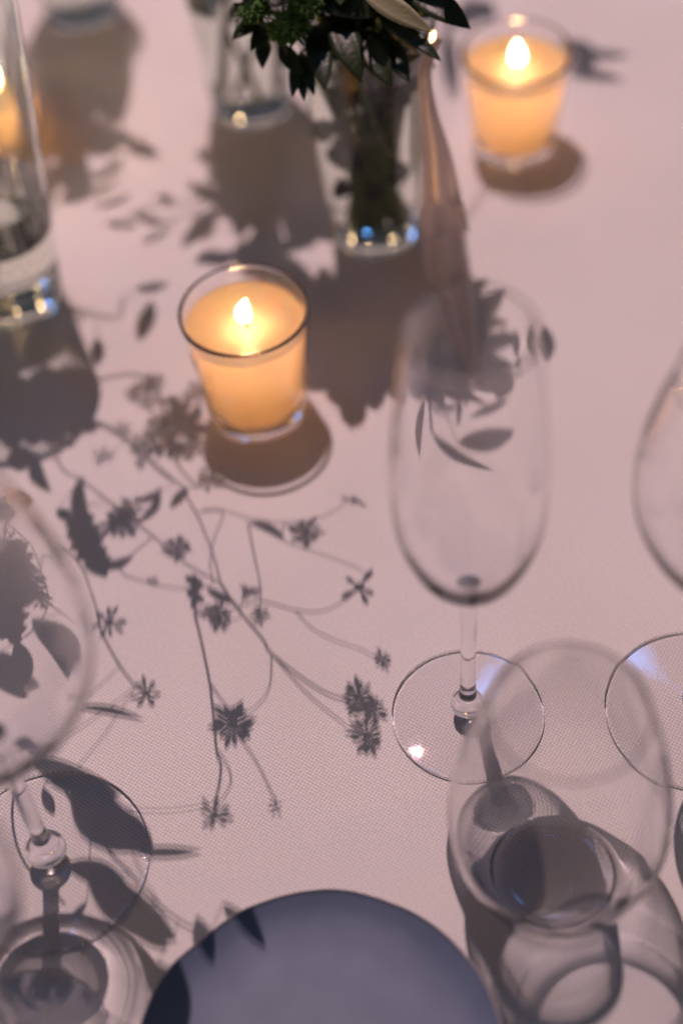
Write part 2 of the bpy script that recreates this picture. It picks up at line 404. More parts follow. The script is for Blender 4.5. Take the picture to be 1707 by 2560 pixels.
# slim candle in a glass sleeve at the left edge
t = thing('slim_candle', 'slim burning candle glowing orange behind the left vase', 'candle', (-0.1875, 0.8410, 0))
link('glass_sleeve', lathe([(0, .0008), (.0185, .0006), (.0195, .002), (.0205, .030), (.0212, .066), (.0210, .0667), (.0198, .0665), (.0190, .030), (.0175, .0072), (0, .0060)], 96), THIN, t)
link('wax', lathe([(0, .0075), (.0155, .0077), (.0166, .009), (.0175, .030), (.0175, .0385), (.0162, .0392), (.008, .0375), (0, .0372)], 64), WAX, t)
wick(t, .0368, .0075); flame(t, .0415, .026, .0050)
candle_lamp(t.location+Vector((0, 0, .049)), CW*.28)

# ================================================================== plate
def plate_material():
    m, t, N, L = mat('blue_grey_glaze'); b = N['Principled BSDF']
    tc = N.new('ShaderNodeTexCoord'); n = N.new('ShaderNodeTexNoise'); n.inputs['Scale'].default_value = 55; n.inputs['Detail'].default_value = 6
    L.new(tc.outputs['Object'], n.inputs['Vector'])
    r = N.new('ShaderNodeValToRGB'); r.color_ramp.elements[0].position = .32; r.color_ramp.elements[1].position = .75
    r.color_ramp.elements[0].color = (.120, .152, .222, 1); r.color_ramp.elements[1].color = (.148, .180, .256, 1)
    L.new(n.outputs['Fac'], r.inputs[0]); L.new(r.outputs[0], b.inputs['Base Color'])
    b.inputs['Roughness'].default_value = .48; b.inputs['Specular IOR Level'].default_value = .2
    bp = N.new('ShaderNodeBump'); bp.inputs['Strength'].default_value = .12; bp.inputs['Distance'].default_value = .001
    n2 = N.new('ShaderNodeTexNoise'); n2.inputs['Scale'].default_value = 30; L.new(tc.outputs['Object'], n2.inputs['Vector'])
    L.new(n2.outputs['Fac'], bp.inputs['Height']); L.new(bp.outputs[0], b.inputs['Normal'])
    return m
R = .0745
prof = [(0, .0040), (R*.55, .0040), (R*.74, .0047), (R*.88, .0066), (R*.97, .0098), (R*.995, .0112), (R, .0107), (R*.985, .0092), (R*.90, .0052), (R*.74, .0022), (R*.55, .0008), (0, .0008)]
bm = lathe([(max(p.x, 0), p.z) for p in catmull([(a, 0, b) for a, b in prof], 4)], 160)
def wobble(bm):
    for v in bm.verts:
        th = math.atan2(v.co.y, v.co.x); rr = math.hypot(v.co.x, v.co.y)/R
        k = 1 + rr**3*(.010*math.sin(2*th+.7)+.006*math.sin(5*th+1.3) - .020*math.exp(-((th-2.25)/.16)**2) - .012*math.exp(-((th-1.1)/.2)**2))
        v.co.x *= k; v.co.y *= k; v.co.z += rr**4*.0006*math.sin(3*th)
wobble(bm)
pt = thing('plate', 'small blue grey glazed plate lying at the bottom edge of the cloth', 'plate', (-0.0301, 0.2191, 0))
link('dish', bm, plate_material(), pt)
bm = lathe(cat2([(R*.9925, .0112), (R*.9975, .0118), (R*1.003, .0113), (R*1.004, .0104), (R*.998, .0098)], 3), 160, closed=True); wobble(bm)
link('plate_rim', bm, noisy('bare_clay_edge', (.34, .30, .28), (.62, .56, .52), 90, .45), pt)

# ================================================================== vases
def vase(loc, label, rb=.0262, rt=.0385, H=.150, water=.128, rz=0):
    t = thing('glass_vase', label, 'vase', loc, 'glass vases of flowers'); t.rotation_euler.z = rz
    rad = lambda z: rb + (rt-rb)*(z/H)
    o = [(0, .0012), (rb*.7, .0009), (rb*.95, .0003), (rb, .0022)] + [(rad(H*k/8), H*k/8) for k in range(1, 8)] + [(rt, H-.001)]
    o = [(max(p.x, 0), p.z) for p in catmull([(a, 0, b) for a, b in o], 4)]
    i_ = [(rad(H*k/8)-.0020, H*k/8) for k in range(7, 0, -1)] + [(rb-.0032, .0165), (rb*.55, .0140), (0, .0135)]
    i_ = [(max(p.x, 0), p.z) for p in catmull([(rt-.0020, 0, H-.001)]+[(a, 0, b) for a, b in i_], 4)]
    body = link('vase_body', lathe(o+[(rt-.0007, H), (rt-.0014, H)]+i_, 112), THICK, t)
    if water:
        wr = [(rad(z)-.0020+.0003, z) for z in (.020, .05, .08, water-.0005)]
        wt = link('water', lathe([(0, .0132), (rb*.55, .0137), (rb-.0030, .0162)]+wr+[(rad(water)-.0022, water), (rad(water)-.005, water-.0006), (0, water-.0008)], 96), WATER, t)
    if CAUSTIC == 2: caster(body); water and caster(wt)
    return t
VASES = [(-0.1785, 0.6921, 0), (0.0365, 0.7225, 0), (-0.0332, 0.8554, 0), (-0.1493, 0.9801, 0)]
vase(VASES[0], 'clear tapering vase at the left edge with thick base glinting blue', H=.225, rt=.0445, water=.055)
vase(VASES[1], 'clear tapering vase in the centre packed with dark green stems')
vase(VASES[2], 'clear vase standing behind and left of the dark bouquet, few stems inside', water=.085)
vase(VASES[3], 'clear vase at the top left, only its base in the photo', water=.085)

# ================================================================== flowers: stems, leaves and heads in metres
FEATS = {
 0: dict(stems=[
  (0.00056, [(-0.1873, 0.6980, 0.0180), (-0.1525, 0.6925, 0.2290), (-0.1533, 0.6919, 0.2410), (-0.1553, 0.6906, 0.2112), (-0.1385, 0.6774, 0.2299), (-0.1207, 0.6644, 0.2379), (-0.1035, 0.6440, 0.2459), (-0.0937, 0.6366, 0.2499), (-0.0902, 0.6293, 0.2583), (-0.0847, 0.6153, 0.2623), (-0.0800, 0.6014, 0.2770), (-0.0777, 0.5886, 0.2805)], False),
  (0.00072, [(-0.0778, 0.5893, 0.2821), (-0.0712, 0.5788, 0.2914), (-0.0604, 0.5633, 0.2990), (-0.0573, 0.5576, 0.3034), (-0.0388, 0.5408, 0.3110), (-0.0254, 0.5337, 0.3132)], True),
  (0.00048, [(-0.0575, 0.5589, 0.3065), (-0.0438, 0.5405, 0.3141), (-0.0287, 0.5262, 0.3221)], True),
  (0.00064, [(-0.1628, 0.6687, 0.1912), (-0.1599, 0.6515, 0.1845), (-0.1515, 0.6373, 0.2085), (-0.1436, 0.6404, 0.2343), (-0.1277, 0.6313, 0.2552), (-0.1140, 0.6189, 0.2627), (-0.1025, 0.6070, 0.2667), (-0.0924, 0.5986, 0.2752), (-0.0776, 0.5874, 0.2778)], True),
  (0.00072, [(-0.0940, 0.5900, 0.2876), (-0.0919, 0.5863, 0.2821), (-0.0892, 0.5771, 0.2906), (-0.0902, 0.5769, 0.2906), (-0.0885, 0.5690, 0.2950), (-0.0863, 0.5562, 0.3034), (-0.0849, 0.5469, 0.3083), (-0.0842, 0.5356, 0.3177), (-0.0836, 0.5215, 0.3261), (-0.0822, 0.5170, 0.3301), (-0.0835, 0.5088, 0.3341), (-0.0861, 0.5031, 0.3386)], True),
  (0.00040, [(-0.0829, 0.5193, 0.3281), (-0.0831, 0.5255, 0.3349), (-0.0790, 0.5176, 0.3389), (-0.0795, 0.5124, 0.3429), (-0.0843, 0.5070, 0.3474)], True),
  (0.00048, [(-0.0782, 0.5398, 0.3213), (-0.0761, 0.5331, 0.3286), (-0.0702, 0.5229, 0.3321), (-0.0663, 0.5162, 0.3366), (-0.0611, 0.5043, 0.3446)], True),
  (0.00040, [(-0.0575, 0.5590, 0.3067), (-0.0589, 0.5462, 0.3107), (-0.0628, 0.5397, 0.3151), (-0.0698, 0.5361, 0.3200)], True),
  (0.00048, [(-0.0855, 0.5501, 0.3128), (-0.0782, 0.5398, 0.3213)], True),
  (0.00040, [(-0.0845, 0.6248, 0.2613), (-0.0747, 0.6236, 0.2613), (-0.0624, 0.6186, 0.2648), (-0.0462, 0.6155, 0.2679), (-0.0286, 0.6150, 0.2657), (-0.0140, 0.6220, 0.2613)], True),
  (0.00048, [(-0.0630, 0.6170, 0.2666), (-0.0617, 0.6033, 0.2751), (-0.0600, 0.5901, 0.2835), (-0.0602, 0.5806, 0.2933)], True),
  (0.00040, [(-0.0462, 0.6155, 0.2679), (-0.0472, 0.6078, 0.2757), (-0.0379, 0.6015, 0.2748), (-0.0244, 0.5955, 0.2783), (-0.0120, 0.5880, 0.2805)], True),
  (0.00048, [(-0.0712, 0.5784, 0.2906), (-0.0596, 0.5777, 0.2839), (-0.0435, 0.5723, 0.2875), (-0.0316, 0.5705, 0.2866), (-0.0200, 0.5763, 0.2862)], True),
  (0.00040, [(-0.0435, 0.5723, 0.2875), (-0.0440, 0.5735, 0.2943), (-0.0378, 0.5676, 0.3027), (-0.0271, 0.5595, 0.3018), (-0.0190, 0.5567, 0.3054), (-0.0112, 0.5519, 0.3094)], True),
  (0.00040, [(-0.0886, 0.6239, 0.2641), (-0.0750, 0.6250, 0.2676), (-0.0796, 0.6117, 0.2730), (-0.0823, 0.6017, 0.2827), (-0.0813, 0.5918, 0.2872)], True),
  (0.00048, [(-0.1082, 0.6130, 0.2647), (-0.1240, 0.6028, 0.2822), (-0.1100, 0.5956, 0.2885), (-0.0940, 0.5900, 0.2876)], True),
  (0.00056, [(-0.1553, 0.5714, 0.1960), (-0.1504, 0.5830, 0.1997), (-0.1414, 0.5869, 0.2353), (-0.1365, 0.5816, 0.2620), (-0.1337, 0.5712, 0.2615)], True),
  (0.00064, [(-0.1337, 0.5712, 0.2615), (-0.1321, 0.5696, 0.2848), (-0.1240, 0.5585, 0.3030), (-0.1171, 0.5477, 0.3048)], True),
  (0.00056, [(-0.1681, 0.5718, 0.1758), (-0.1590, 0.5828, 0.1807), (-0.1541, 0.5675, 0.2011), (-0.1532, 0.5461, 0.1975), (-0.1558, 0.5353, 0.1949)], True),
  (0.00048, [(-0.1534, 0.5515, 0.1984), (-0.1575, 0.5505, 0.1904), (-0.1525, 0.5422, 0.1886), (-0.1462, 0.5500, 0.2202), (-0.1398, 0.5591, 0.2571)], True),
  (0.00056, [(-0.1590, 0.5828, 0.1807), (-0.1748, 0.5935, 0.1684), (-0.1702, 0.5787, 0.1675), (-0.1675, 0.5695, 0.1786)], True),
  (0.00096, [(-0.1446, 0.7397, 0.1958), (-0.1544, 0.7513, 0.1932), (-0.1408, 0.7440, 0.1972), (-0.1250, 0.7377, 0.1950), (-0.1227, 0.7513, 0.1905)], True),
  (0.00080, [(-0.1476, 0.7476, 0.1952), (-0.1562, 0.7330, 0.2011), (-0.1484, 0.7359, 0.1958), (-0.1408, 0.7435, 0.1958)], True),
  (0.00064, [(-0.1599, 0.6515, 0.1845), (-0.1628, 0.6687, 0.1912), (-0.1351, 0.6760, 0.2312), (-0.1183, 0.6637, 0.2392), (-0.0969, 0.6401, 0.2512)], True),
  (0.00072, [(-0.1896, 0.6927, 0.0180), (-0.1614, 0.7117, 0.2290), (-0.1467, 0.7083, 0.2410), (-0.1123, 0.7005, 0.2180), (-0.1002, 0.6759, 0.2305), (-0.0967, 0.6537, 0.2500), (-0.0865, 0.6373, 0.2580)], False),
  (0.00072, [(-0.1552, 0.4612, 0.1810), (-0.1627, 0.4497, 0.1640), (-0.1652, 0.4239, 0.1636), (-0.1582, 0.4005, 0.1636), (-0.1414, 0.3935, 0.1898)], True),
  (0.00072, [(-0.1627, 0.4497, 0.1640), (-0.1552, 0.4612, 0.1810), (-0.1327, 0.4475, 0.2356), (-0.1180, 0.4581, 0.3028), (-0.1042, 0.4658, 0.3570), (-0.0912, 0.4640, 0.3725)], True),
 ], leaves=[
  ((-0.1445, 0.5474, 0.3198), (-0.1138, 0.5373, 0.3198), 0.0039, -0.05, 0, (-0.1240, 0.5585, 0.3030)),
  ((-0.1197, 0.4898, 0.3474), (-0.0914, 0.4869, 0.3474), 0.0048, 0, 0, (-0.1076, 0.4639, 0.3434)),
  ((-0.1440, 0.6572, 0.2716), (-0.1355, 0.6202, 0.2716), 0.0080, 0.12, 0, (-0.1317, 0.6336, 0.2499)),
  ((-0.1451, 0.6502, 0.2935), (-0.1307, 0.6030, 0.2935), 0.0156, 0.05, 1, (-0.1277, 0.6313, 0.2552)),
  ((-0.1365, 0.6127, 0.2754), (-0.1309, 0.5961, 0.2754), 0.0129, 0, 1, (-0.1240, 0.6028, 0.2822)),
  ((-0.1319, 0.6063, 0.2875), (-0.1182, 0.6117, 0.2875), 0.0056, 0.06, 0, (-0.1240, 0.6028, 0.2822)),
  ((-0.1506, 0.6330, 0.2659), (-0.1391, 0.6026, 0.2659), 0.0094, -0.05, 1, (-0.1317, 0.6336, 0.2499)),
  ((-0.1665, 0.6505, 0.2096), (-0.1570, 0.6234, 0.2096), 0.0079, 0.1, 0, (-0.1536, 0.6409, 0.2025)),
  ((-0.1543, 0.6237, 0.2387), (-0.1466, 0.6174, 0.2387), 0.0067, 0, 0, (-0.1436, 0.6404, 0.2343)),
  ((-0.1161, 0.7579, 0.1930), (-0.0965, 0.7601, 0.1930), 0.0071, 0.05, 0, (-0.1227, 0.7513, 0.1905)),
  ((-0.1369, 0.7341, 0.2249), (-0.1364, 0.7129, 0.2249), 0.0078, 0, 0, (-0.1369, 0.7424, 0.1966)),
  ((-0.1065, 0.7492, 0.1981), (-0.1135, 0.7188, 0.1981), 0.0097, 0, 0, (-0.1227, 0.7513, 0.1905)),
  ((-0.1164, 0.6256, 0.2753), (-0.1056, 0.6482, 0.2753), 0.0048, 0.15, 0, (-0.1140, 0.6189, 0.2627)),
  ((-0.1049, 0.6362, 0.2550), (-0.1168, 0.6312, 0.2550), 0.0045, -0.1, 0, (-0.0969, 0.6401, 0.2512)),
  ((-0.0916, 0.6434, 0.2707), (-0.1001, 0.6311, 0.2707), 0.0055, 0, 0, (-0.0865, 0.6373, 0.2580)),
  ((-0.0629, 0.6196, 0.2732), (-0.0466, 0.6061, 0.2732), 0.0049, -0.1, 0, (-0.0630, 0.6170, 0.2666)),
  ((-0.0697, 0.5842, 0.2993), (-0.0703, 0.5956, 0.2993), 0.0016, 0.2, 0, (-0.0712, 0.5788, 0.2914)),
  ((-0.0686, 0.5929, 0.3013), (-0.0593, 0.5929, 0.3013), 0.0020, 0.1, 0, (-0.0601, 0.5829, 0.2908)),
  ((-0.0849, 0.5922, 0.2927), (-0.0712, 0.5816, 0.2927), 0.0046, 0.05, 0, (-0.0813, 0.5918, 0.2872)),
  ((-0.1611, 0.5509, 0.2270), (-0.1411, 0.5154, 0.2270), 0.0134, -0.14, 0, (-0.1462, 0.5500, 0.2202)),
  ((-0.1760, 0.5566, 0.1612), (-0.1733, 0.5116, 0.1612), 0.0194, 0, 1, (-0.1688, 0.5741, 0.1730)),
  ((-0.1800, 0.5714, 0.1717), (-0.1599, 0.5792, 0.1717), 0.0153, 0.05, 0, (-0.1688, 0.5741, 0.1730)),
  ((-0.1821, 0.6084, 0.1857), (-0.1656, 0.6092, 0.1857), 0.0158, 0, 0, (-0.1748, 0.5935, 0.1684)),
  ((-0.1713, 0.5639, 0.1876), (-0.1562, 0.5448, 0.1876), 0.0099, 0, 1, (-0.1675, 0.5695, 0.1786)),
  ((-0.1665, 0.5735, 0.1963), (-0.1573, 0.5705, 0.1963), 0.0070, 0, 0, (-0.1553, 0.5714, 0.1960)),
  ((-0.1805, 0.6386, 0.1898), (-0.1656, 0.6419, 0.1898), 0.0166, 0, 0, (-0.1578, 0.6480, 0.1905)),
  ((-0.1837, 0.5957, 0.1712), (-0.1754, 0.6046, 0.1712), 0.0153, 0, 0, (-0.1748, 0.5935, 0.1684)),
  ((-0.1742, 0.5135, 0.1795), (-0.1539, 0.4917, 0.1795), 0.0113, 0.1, 0, (-0.1558, 0.5353, 0.1949)),
  ((-0.1671, 0.5116, 0.1630), (-0.1582, 0.4866, 0.1630), 0.0090, 0, 0, (-0.1558, 0.5353, 0.1949)),
  ((-0.1845, 0.7014, 0.1728), (-0.1774, 0.6395, 0.1728), 0.0317, 0, 1, (-0.1628, 0.6687, 0.1912)),
  ((-0.1645, 0.7063, 0.1928), (-0.1675, 0.6483, 0.1928), 0.0331, 0, 1, (-0.1553, 0.6906, 0.2112)),
  ((-0.1558, 0.7186, 0.2293), (-0.1505, 0.6678, 0.2293), 0.0186, 0, 1, (-0.1562, 0.7330, 0.2011)),
  ((-0.1514, 0.7240, 0.2454), (-0.1431, 0.6769, 0.2454), 0.0102, 0, 0, (-0.1562, 0.7330, 0.2011)),
  ((-0.1688, 0.6766, 0.2168), (-0.1534, 0.6596, 0.2168), 0.0117, 0, 0, (-0.1553, 0.6906, 0.2112)),
  ((-0.1431, 0.6787, 0.2407), (-0.1352, 0.6755, 0.2407), 0.0090, 0, 0, (-0.1385, 0.6774, 0.2299)),
  ((-0.1935, 0.6917, 0.1654), (-0.1857, 0.6436, 0.1654), 0.0252, 0, 1, (-0.1628, 0.6687, 0.1912)),
  ((-0.1614, 0.6999, 0.2403), (-0.1453, 0.6767, 0.2403), 0.0179, 0, 0, (-0.1469, 0.6840, 0.2205)),
  ((-0.1617, 0.5223, 0.3140), (-0.1225, 0.4996, 0.3140), 0.0124, 0.05, 0, (-0.1171, 0.5477, 0.3048)),
  ((-0.1434, 0.5233, 0.3364), (-0.1106, 0.4842, 0.3364), 0.0195, 0.12, 0, (-0.1171, 0.5477, 0.3048)),
  ((-0.1250, 0.5047, 0.3376), (-0.1106, 0.4810, 0.3376), 0.0111, 0, 0, (-0.0861, 0.5031, 0.3386)),
  ((-0.1793, 0.5620, 0.1809), (-0.1662, 0.5163, 0.1809), 0.0203, 0, 1, (-0.1675, 0.5695, 0.1786)),
  ((-0.1861, 0.5842, 0.1763), (-0.1674, 0.5586, 0.1763), 0.0241, 0, 1, (-0.1737, 0.5898, 0.1681)),
  ((-0.1748, 0.5747, 0.1730), (-0.1620, 0.5341, 0.1730), 0.0132, 0, 0, (-0.1688, 0.5741, 0.1730)),
  ((-0.1449, 0.4672, 0.3072), (-0.1182, 0.4532, 0.3072), 0.0098, -0.05, 0, (-0.1180, 0.4581, 0.3028)),
  ((-0.1371, 0.4840, 0.3522), (-0.1019, 0.4533, 0.3522), 0.0154, 0.03, 0, (-0.1076, 0.4639, 0.3434)),
  ((-0.1232, 0.4749, 0.3535), (-0.1061, 0.4508, 0.3535), 0.0120, 0, 0, (-0.1042, 0.4658, 0.3570)),
  ((-0.1335, 0.4145, 0.2332), (-0.1429, 0.4023, 0.2332), 0.0039, 0, 0, (-0.1327, 0.4475, 0.2356)),
  ((-0.0955, 0.4765, 0.3814), (-0.0889, 0.4517, 0.3814), 0.0086, 0, 0, (-0.0912, 0.4640, 0.3725)),
  ((-0.0850, 0.4781, 0.3757), (-0.0688, 0.4546, 0.3757), 0.0075, 0, 0, (-0.0912, 0.4640, 0.3725)),
  ((-0.1101, 0.4534, 0.3686), (-0.0989, 0.4208, 0.3686), 0.0139, 0, 0, (-0.1010, 0.4654, 0.3609)),
  ((-0.1598, 0.4496, 0.1646), (-0.1621, 0.4565, 0.1646), 0.0052, 0, 0, (-0.1627, 0.4497, 0.1640)),
  ((-0.1532, 0.4545, 0.2026), (-0.1478, 0.4402, 0.2026), 0.0050, 0, 0, (-0.1496, 0.4578, 0.1946)),
 ], flowers=[
  ((-0.0359, 0.6075, 0.2663), 0.0093, 14, 1, 0, (-0.0374, 0.6152, 0.2668)),
  ((-0.0971, 0.6094, 0.2770), 0.0079, 13, 1, 0.4, (-0.0974, 0.6028, 0.2709)),
  ((-0.0147, 0.5798, 0.2823), 0.0104, 5, 1, 0.3, (-0.0200, 0.5763, 0.2862)),
  ((-0.0797, 0.5759, 0.2930), 0.0080, 12, 0.8, 0.2, (-0.0712, 0.5788, 0.2914)),
  ((-0.0897, 0.5884, 0.2850), 0.0105, 10, 0.45, 0, (-0.0919, 0.5863, 0.2821)),
  ((-0.0613, 0.5742, 0.2926), 0.0061, 9, 0.8, 0.4, (-0.0658, 0.5711, 0.2952)),
  ((-0.0652, 0.5844, 0.2877), 0.0052, 5, 1, 0.1, (-0.0601, 0.5853, 0.2884)),
  ((-0.1089, 0.5956, 0.2859), 0.0036, 7, 1, 0, (-0.1100, 0.5956, 0.2885)),
  ((-0.1230, 0.6238, 0.2690), 0.0105, 12, 1, 0.1, (-0.1174, 0.6220, 0.2608)),
  ((-0.0115, 0.6214, 0.2606), 0.0070, 5, 0.4, 1, (-0.0140, 0.6220, 0.2613)),
  ((-0.0765, 0.5313, 0.3197), 0.0115, 15, 1, 0, (-0.0841, 0.5320, 0.3198)),
  ((-0.0221, 0.5366, 0.3148), 0.0102, 12, 0.8, 0, (-0.0254, 0.5337, 0.3132)),
  ((-0.0165, 0.5289, 0.3134), 0.0088, 11, 0.9, 0.7, (-0.0254, 0.5337, 0.3132)),
  ((-0.0206, 0.5221, 0.3246), 0.0100, 12, 0.9, 0.3, (-0.0287, 0.5262, 0.3221)),
  ((-0.0095, 0.5498, 0.3050), 0.0059, 9, 0.8, 0, (-0.0112, 0.5519, 0.3094)),
  ((-0.0859, 0.4995, 0.3414), 0.0088, 8, 0.9, 0.6, (-0.0861, 0.5031, 0.3386)),
  ((-0.0610, 0.5004, 0.3406), 0.0042, 6, 1, 0.2, (-0.0611, 0.5043, 0.3446)),
  ((-0.1287, 0.5748, 0.2854), 0.0095, 8, 0.9, 0.9, (-0.1321, 0.5696, 0.2848)),
  ((-0.1127, 0.5475, 0.3130), 0.0086, 7, 1, 0.2, (-0.1171, 0.5477, 0.3048)),
  ((-0.1066, 0.6962, 0.2210), 0.0093, 9, 1, 0, (-0.1093, 0.6944, 0.2211)),
  ((-0.1090, 0.6842, 0.2254), 0.0073, 8, 1, 0.4, (-0.1063, 0.6882, 0.2242)),
  ((-0.0956, 0.6810, 0.2294), 0.0097, 11, 0.8, 0.3, (-0.1002, 0.6759, 0.2305)),
  ((-0.0903, 0.6668, 0.2334), 0.0106, 12, 1, 0.1, (-0.0993, 0.6703, 0.2353)),
  ((-0.1117, 0.6619, 0.2406), 0.0090, 9, 1, 0.5, (-0.1130, 0.6578, 0.2422)),
  ((-0.0877, 0.6573, 0.2437), 0.0089, 9, 1, 0.2, (-0.0976, 0.6592, 0.2451)),
  ((-0.0797, 0.6399, 0.2526), 0.0087, 10, 1, 0.2, (-0.0865, 0.6373, 0.2580)),
  ((-0.1328, 0.6586, 0.2477), 0.0063, 6, 1, 0.3, (-0.1207, 0.6644, 0.2379)),
  ((-0.1545, 0.6588, 0.2152), 0.0107, 7, 0.9, 0, (-0.1489, 0.6724, 0.2112)),
  ((-0.1615, 0.5562, 0.1721), 0.0127, 13, 0.8, 0.2, (-0.1675, 0.5695, 0.1786)),
  ((-0.1563, 0.5471, 0.1930), 0.0075, 10, 0.9, 0.2, (-0.1562, 0.5485, 0.1900)),
  ((-0.1234, 0.6267, 0.2650), 0.0086, 9, 1, 0.3, (-0.1208, 0.6251, 0.2589)),
  ((-0.0903, 0.6743, 0.2334), 0.0117, 12, 1, 0.9, (-0.0993, 0.6703, 0.2353)),
  ((-0.1026, 0.6747, 0.2343), 0.0069, 8, 1, 0.6, (-0.1002, 0.6759, 0.2305)),
  ((-0.1158, 0.6897, 0.2214), 0.0082, 9, 1, 0.2, (-0.1093, 0.6944, 0.2211)),
  ((-0.1006, 0.6602, 0.2397), 0.0095, 12, 1, 0.7, (-0.0985, 0.6648, 0.2402)),
  ((-0.0931, 0.6565, 0.2437), 0.0078, 9, 0.8, 0.5, (-0.0976, 0.6592, 0.2451)),
  ((-0.1049, 0.6695, 0.2357), 0.0090, 11, 1, 0.1, (-0.0993, 0.6703, 0.2353)),
  ((-0.0850, 0.6647, 0.2374), 0.0079, 10, 1, 0.4, (-0.0985, 0.6648, 0.2402)),
  ((-0.0840, 0.6867, 0.2241), 0.0092, 9, 1, 0.3, (-0.1032, 0.6820, 0.2273)),
  ((-0.1228, 0.6722, 0.2370), 0.0059, 7, 1, 0.3, (-0.1267, 0.6699, 0.2352)),
  ((-0.1142, 0.6545, 0.2503), 0.0062, 6, 0.7, 0.3, (-0.1121, 0.6542, 0.2419)),
  ((-0.1190, 0.6315, 0.2646), 0.0076, 9, 1, 0.6, (-0.1208, 0.6251, 0.2589)),
  ((-0.1279, 0.6233, 0.2694), 0.0085, 9, 1, 0.3, (-0.1208, 0.6251, 0.2589)),
  ((-0.0782, 0.5730, 0.2970), 0.0051, 8, 1, 0.2, (-0.0685, 0.5749, 0.2933)),
  ((-0.0852, 0.5788, 0.2930), 0.0052, 7, 1, 0.5, (-0.0892, 0.5771, 0.2906)),
  ((-0.1688, 0.5625, 0.1614), 0.0155, 10, 1, 0.2, (-0.1688, 0.5741, 0.1730)),
  ((-0.1722, 0.5462, 0.1610), 0.0153, 11, 1, 0.5, (-0.1675, 0.5695, 0.1786)),
  ((-0.1609, 0.5447, 0.1712), 0.0101, 10, 1, 0.8, (-0.1537, 0.5443, 0.1891)),
  ((-0.1750, 0.5770, 0.1619), 0.0131, 8, 1, 0.1, (-0.1702, 0.5787, 0.1675)),
 ]),
 1: dict(stems=[
  (0.00080, [(0.0425, 0.7389, 0.0180), (0.0509, 0.7008, 0.1540), (0.0439, 0.6931, 0.2339), (0.0276, 0.6751, 0.2219), (0.0318, 0.6630, 0.2312), (0.0395, 0.6576, 0.2352)], False),
  (0.00064, [(0.0297, 0.7278, 0.0180), (0.0520, 0.7433, 0.1540), (0.0583, 0.7376, 0.1982), (0.0729, 0.7242, 0.1862), (0.0791, 0.7099, 0.1959), (0.0857, 0.6895, 0.2093), (0.0861, 0.6787, 0.2186)], False),
  (0.00048, [(0.0859, 0.6841, 0.2139), (0.0911, 0.6817, 0.2115), (0.0909, 0.6711, 0.2164)], True),
 ], leaves=[
  ((-0.0139, 0.7757, 0.2310), (-0.0065, 0.6544, 0.2310), 0.0274, 0, 1, (0.0365, 0.7225, 0.1520)),
  ((0.0008, 0.7640, 0.2429), (-0.0040, 0.6601, 0.2429), 0.0229, 0, 1, (0.0365, 0.7225, 0.1520)),
  ((-0.0278, 0.7796, 0.2263), (-0.0241, 0.6833, 0.2263), 0.0256, 0, 1, (0.0365, 0.7225, 0.1520)),
  ((0.0111, 0.7602, 0.2109), (0.0247, 0.6775, 0.2109), 0.0244, 0, 1, (0.0365, 0.7225, 0.1520)),
  ((0.0246, 0.7689, 0.2262), (0.0275, 0.6798, 0.2262), 0.0128, 0, 1, (0.0365, 0.7225, 0.1520)),
  ((-0.0338, 0.7828, 0.2123), (-0.0151, 0.6957, 0.2123), 0.0269, 0, 0, (0.0365, 0.7225, 0.1520)),
  ((-0.0386, 0.7435, 0.2179), (-0.0303, 0.6998, 0.2179), 0.0196, 0, 1, (0.0365, 0.7225, 0.1520)),
  ((0.1008, 0.7064, 0.2101), (0.0979, 0.6803, 0.2101), 0.0104, 0, 0, (0.0840, 0.6946, 0.2059)),
  ((0.0689, 0.7281, 0.2007), (0.0716, 0.7126, 0.2007), 0.0065, 0, 0, (0.0745, 0.7206, 0.1886)),
  ((0.0688, 0.7135, 0.2204), (0.0687, 0.6863, 0.2204), 0.0097, 0, 0, (0.0807, 0.7048, 0.1993)),
  ((0.0889, 0.7016, 0.2039), (0.0862, 0.6827, 0.2039), 0.0050, 0, 0, (0.0824, 0.6997, 0.2026)),
  ((0.0805, 0.6816, 0.2202), (0.0708, 0.6598, 0.2202), 0.0124, 0, 0, (0.0861, 0.6787, 0.2186)),
  ((0.0753, 0.6666, 0.2396), (0.0510, 0.6578, 0.2396), 0.0057, 0, 0, (0.0861, 0.6787, 0.2186)),
  ((0.0415, 0.6458, 0.2503), (0.0751, 0.6502, 0.2503), 0.0139, 0.05, 0, (0.0395, 0.6576, 0.2352)),
  ((0.0256, 0.6756, 0.2427), (0.0195, 0.6370, 0.2427), 0.0052, 0.06, 0, (0.0308, 0.6660, 0.2289)),
  ((0.0318, 0.6641, 0.2321), (0.0471, 0.6621, 0.2321), 0.0038, 0, 0, (0.0318, 0.6630, 0.2312)),
  ((0.0481, 0.6725, 0.2380), (0.0440, 0.6522, 0.2380), 0.0028, 0, 0, (0.0395, 0.6576, 0.2352)),
  ((0.0385, 0.6787, 0.2187), (0.0569, 0.6717, 0.2187), 0.0050, 0.05, 0, (0.0276, 0.6751, 0.2219)),
  ((0.0381, 0.6718, 0.2249), (0.0597, 0.6661, 0.2249), 0.0044, 0.05, 0, (0.0297, 0.6690, 0.2265)),
  ((0.0863, 0.6834, 0.2146), (0.0843, 0.6774, 0.2146), 0.0038, 0, 0, (0.0859, 0.6841, 0.2139)),
  ((0.1570, 0.9292, 0.1624), (0.1967, 0.9184, 0.1624), 0.0100, 0.05, 0, (0.0365, 0.7225, 0.1520)),
  ((0.1525, 0.9061, 0.1669), (0.1871, 0.8941, 0.1669), 0.0105, -0.05, 0, (0.0365, 0.7225, 0.1520)),
  ((0.1564, 0.9151, 0.1610), (0.1752, 0.9122, 0.1610), 0.0140, 0, 0, (0.0365, 0.7225, 0.1520)),
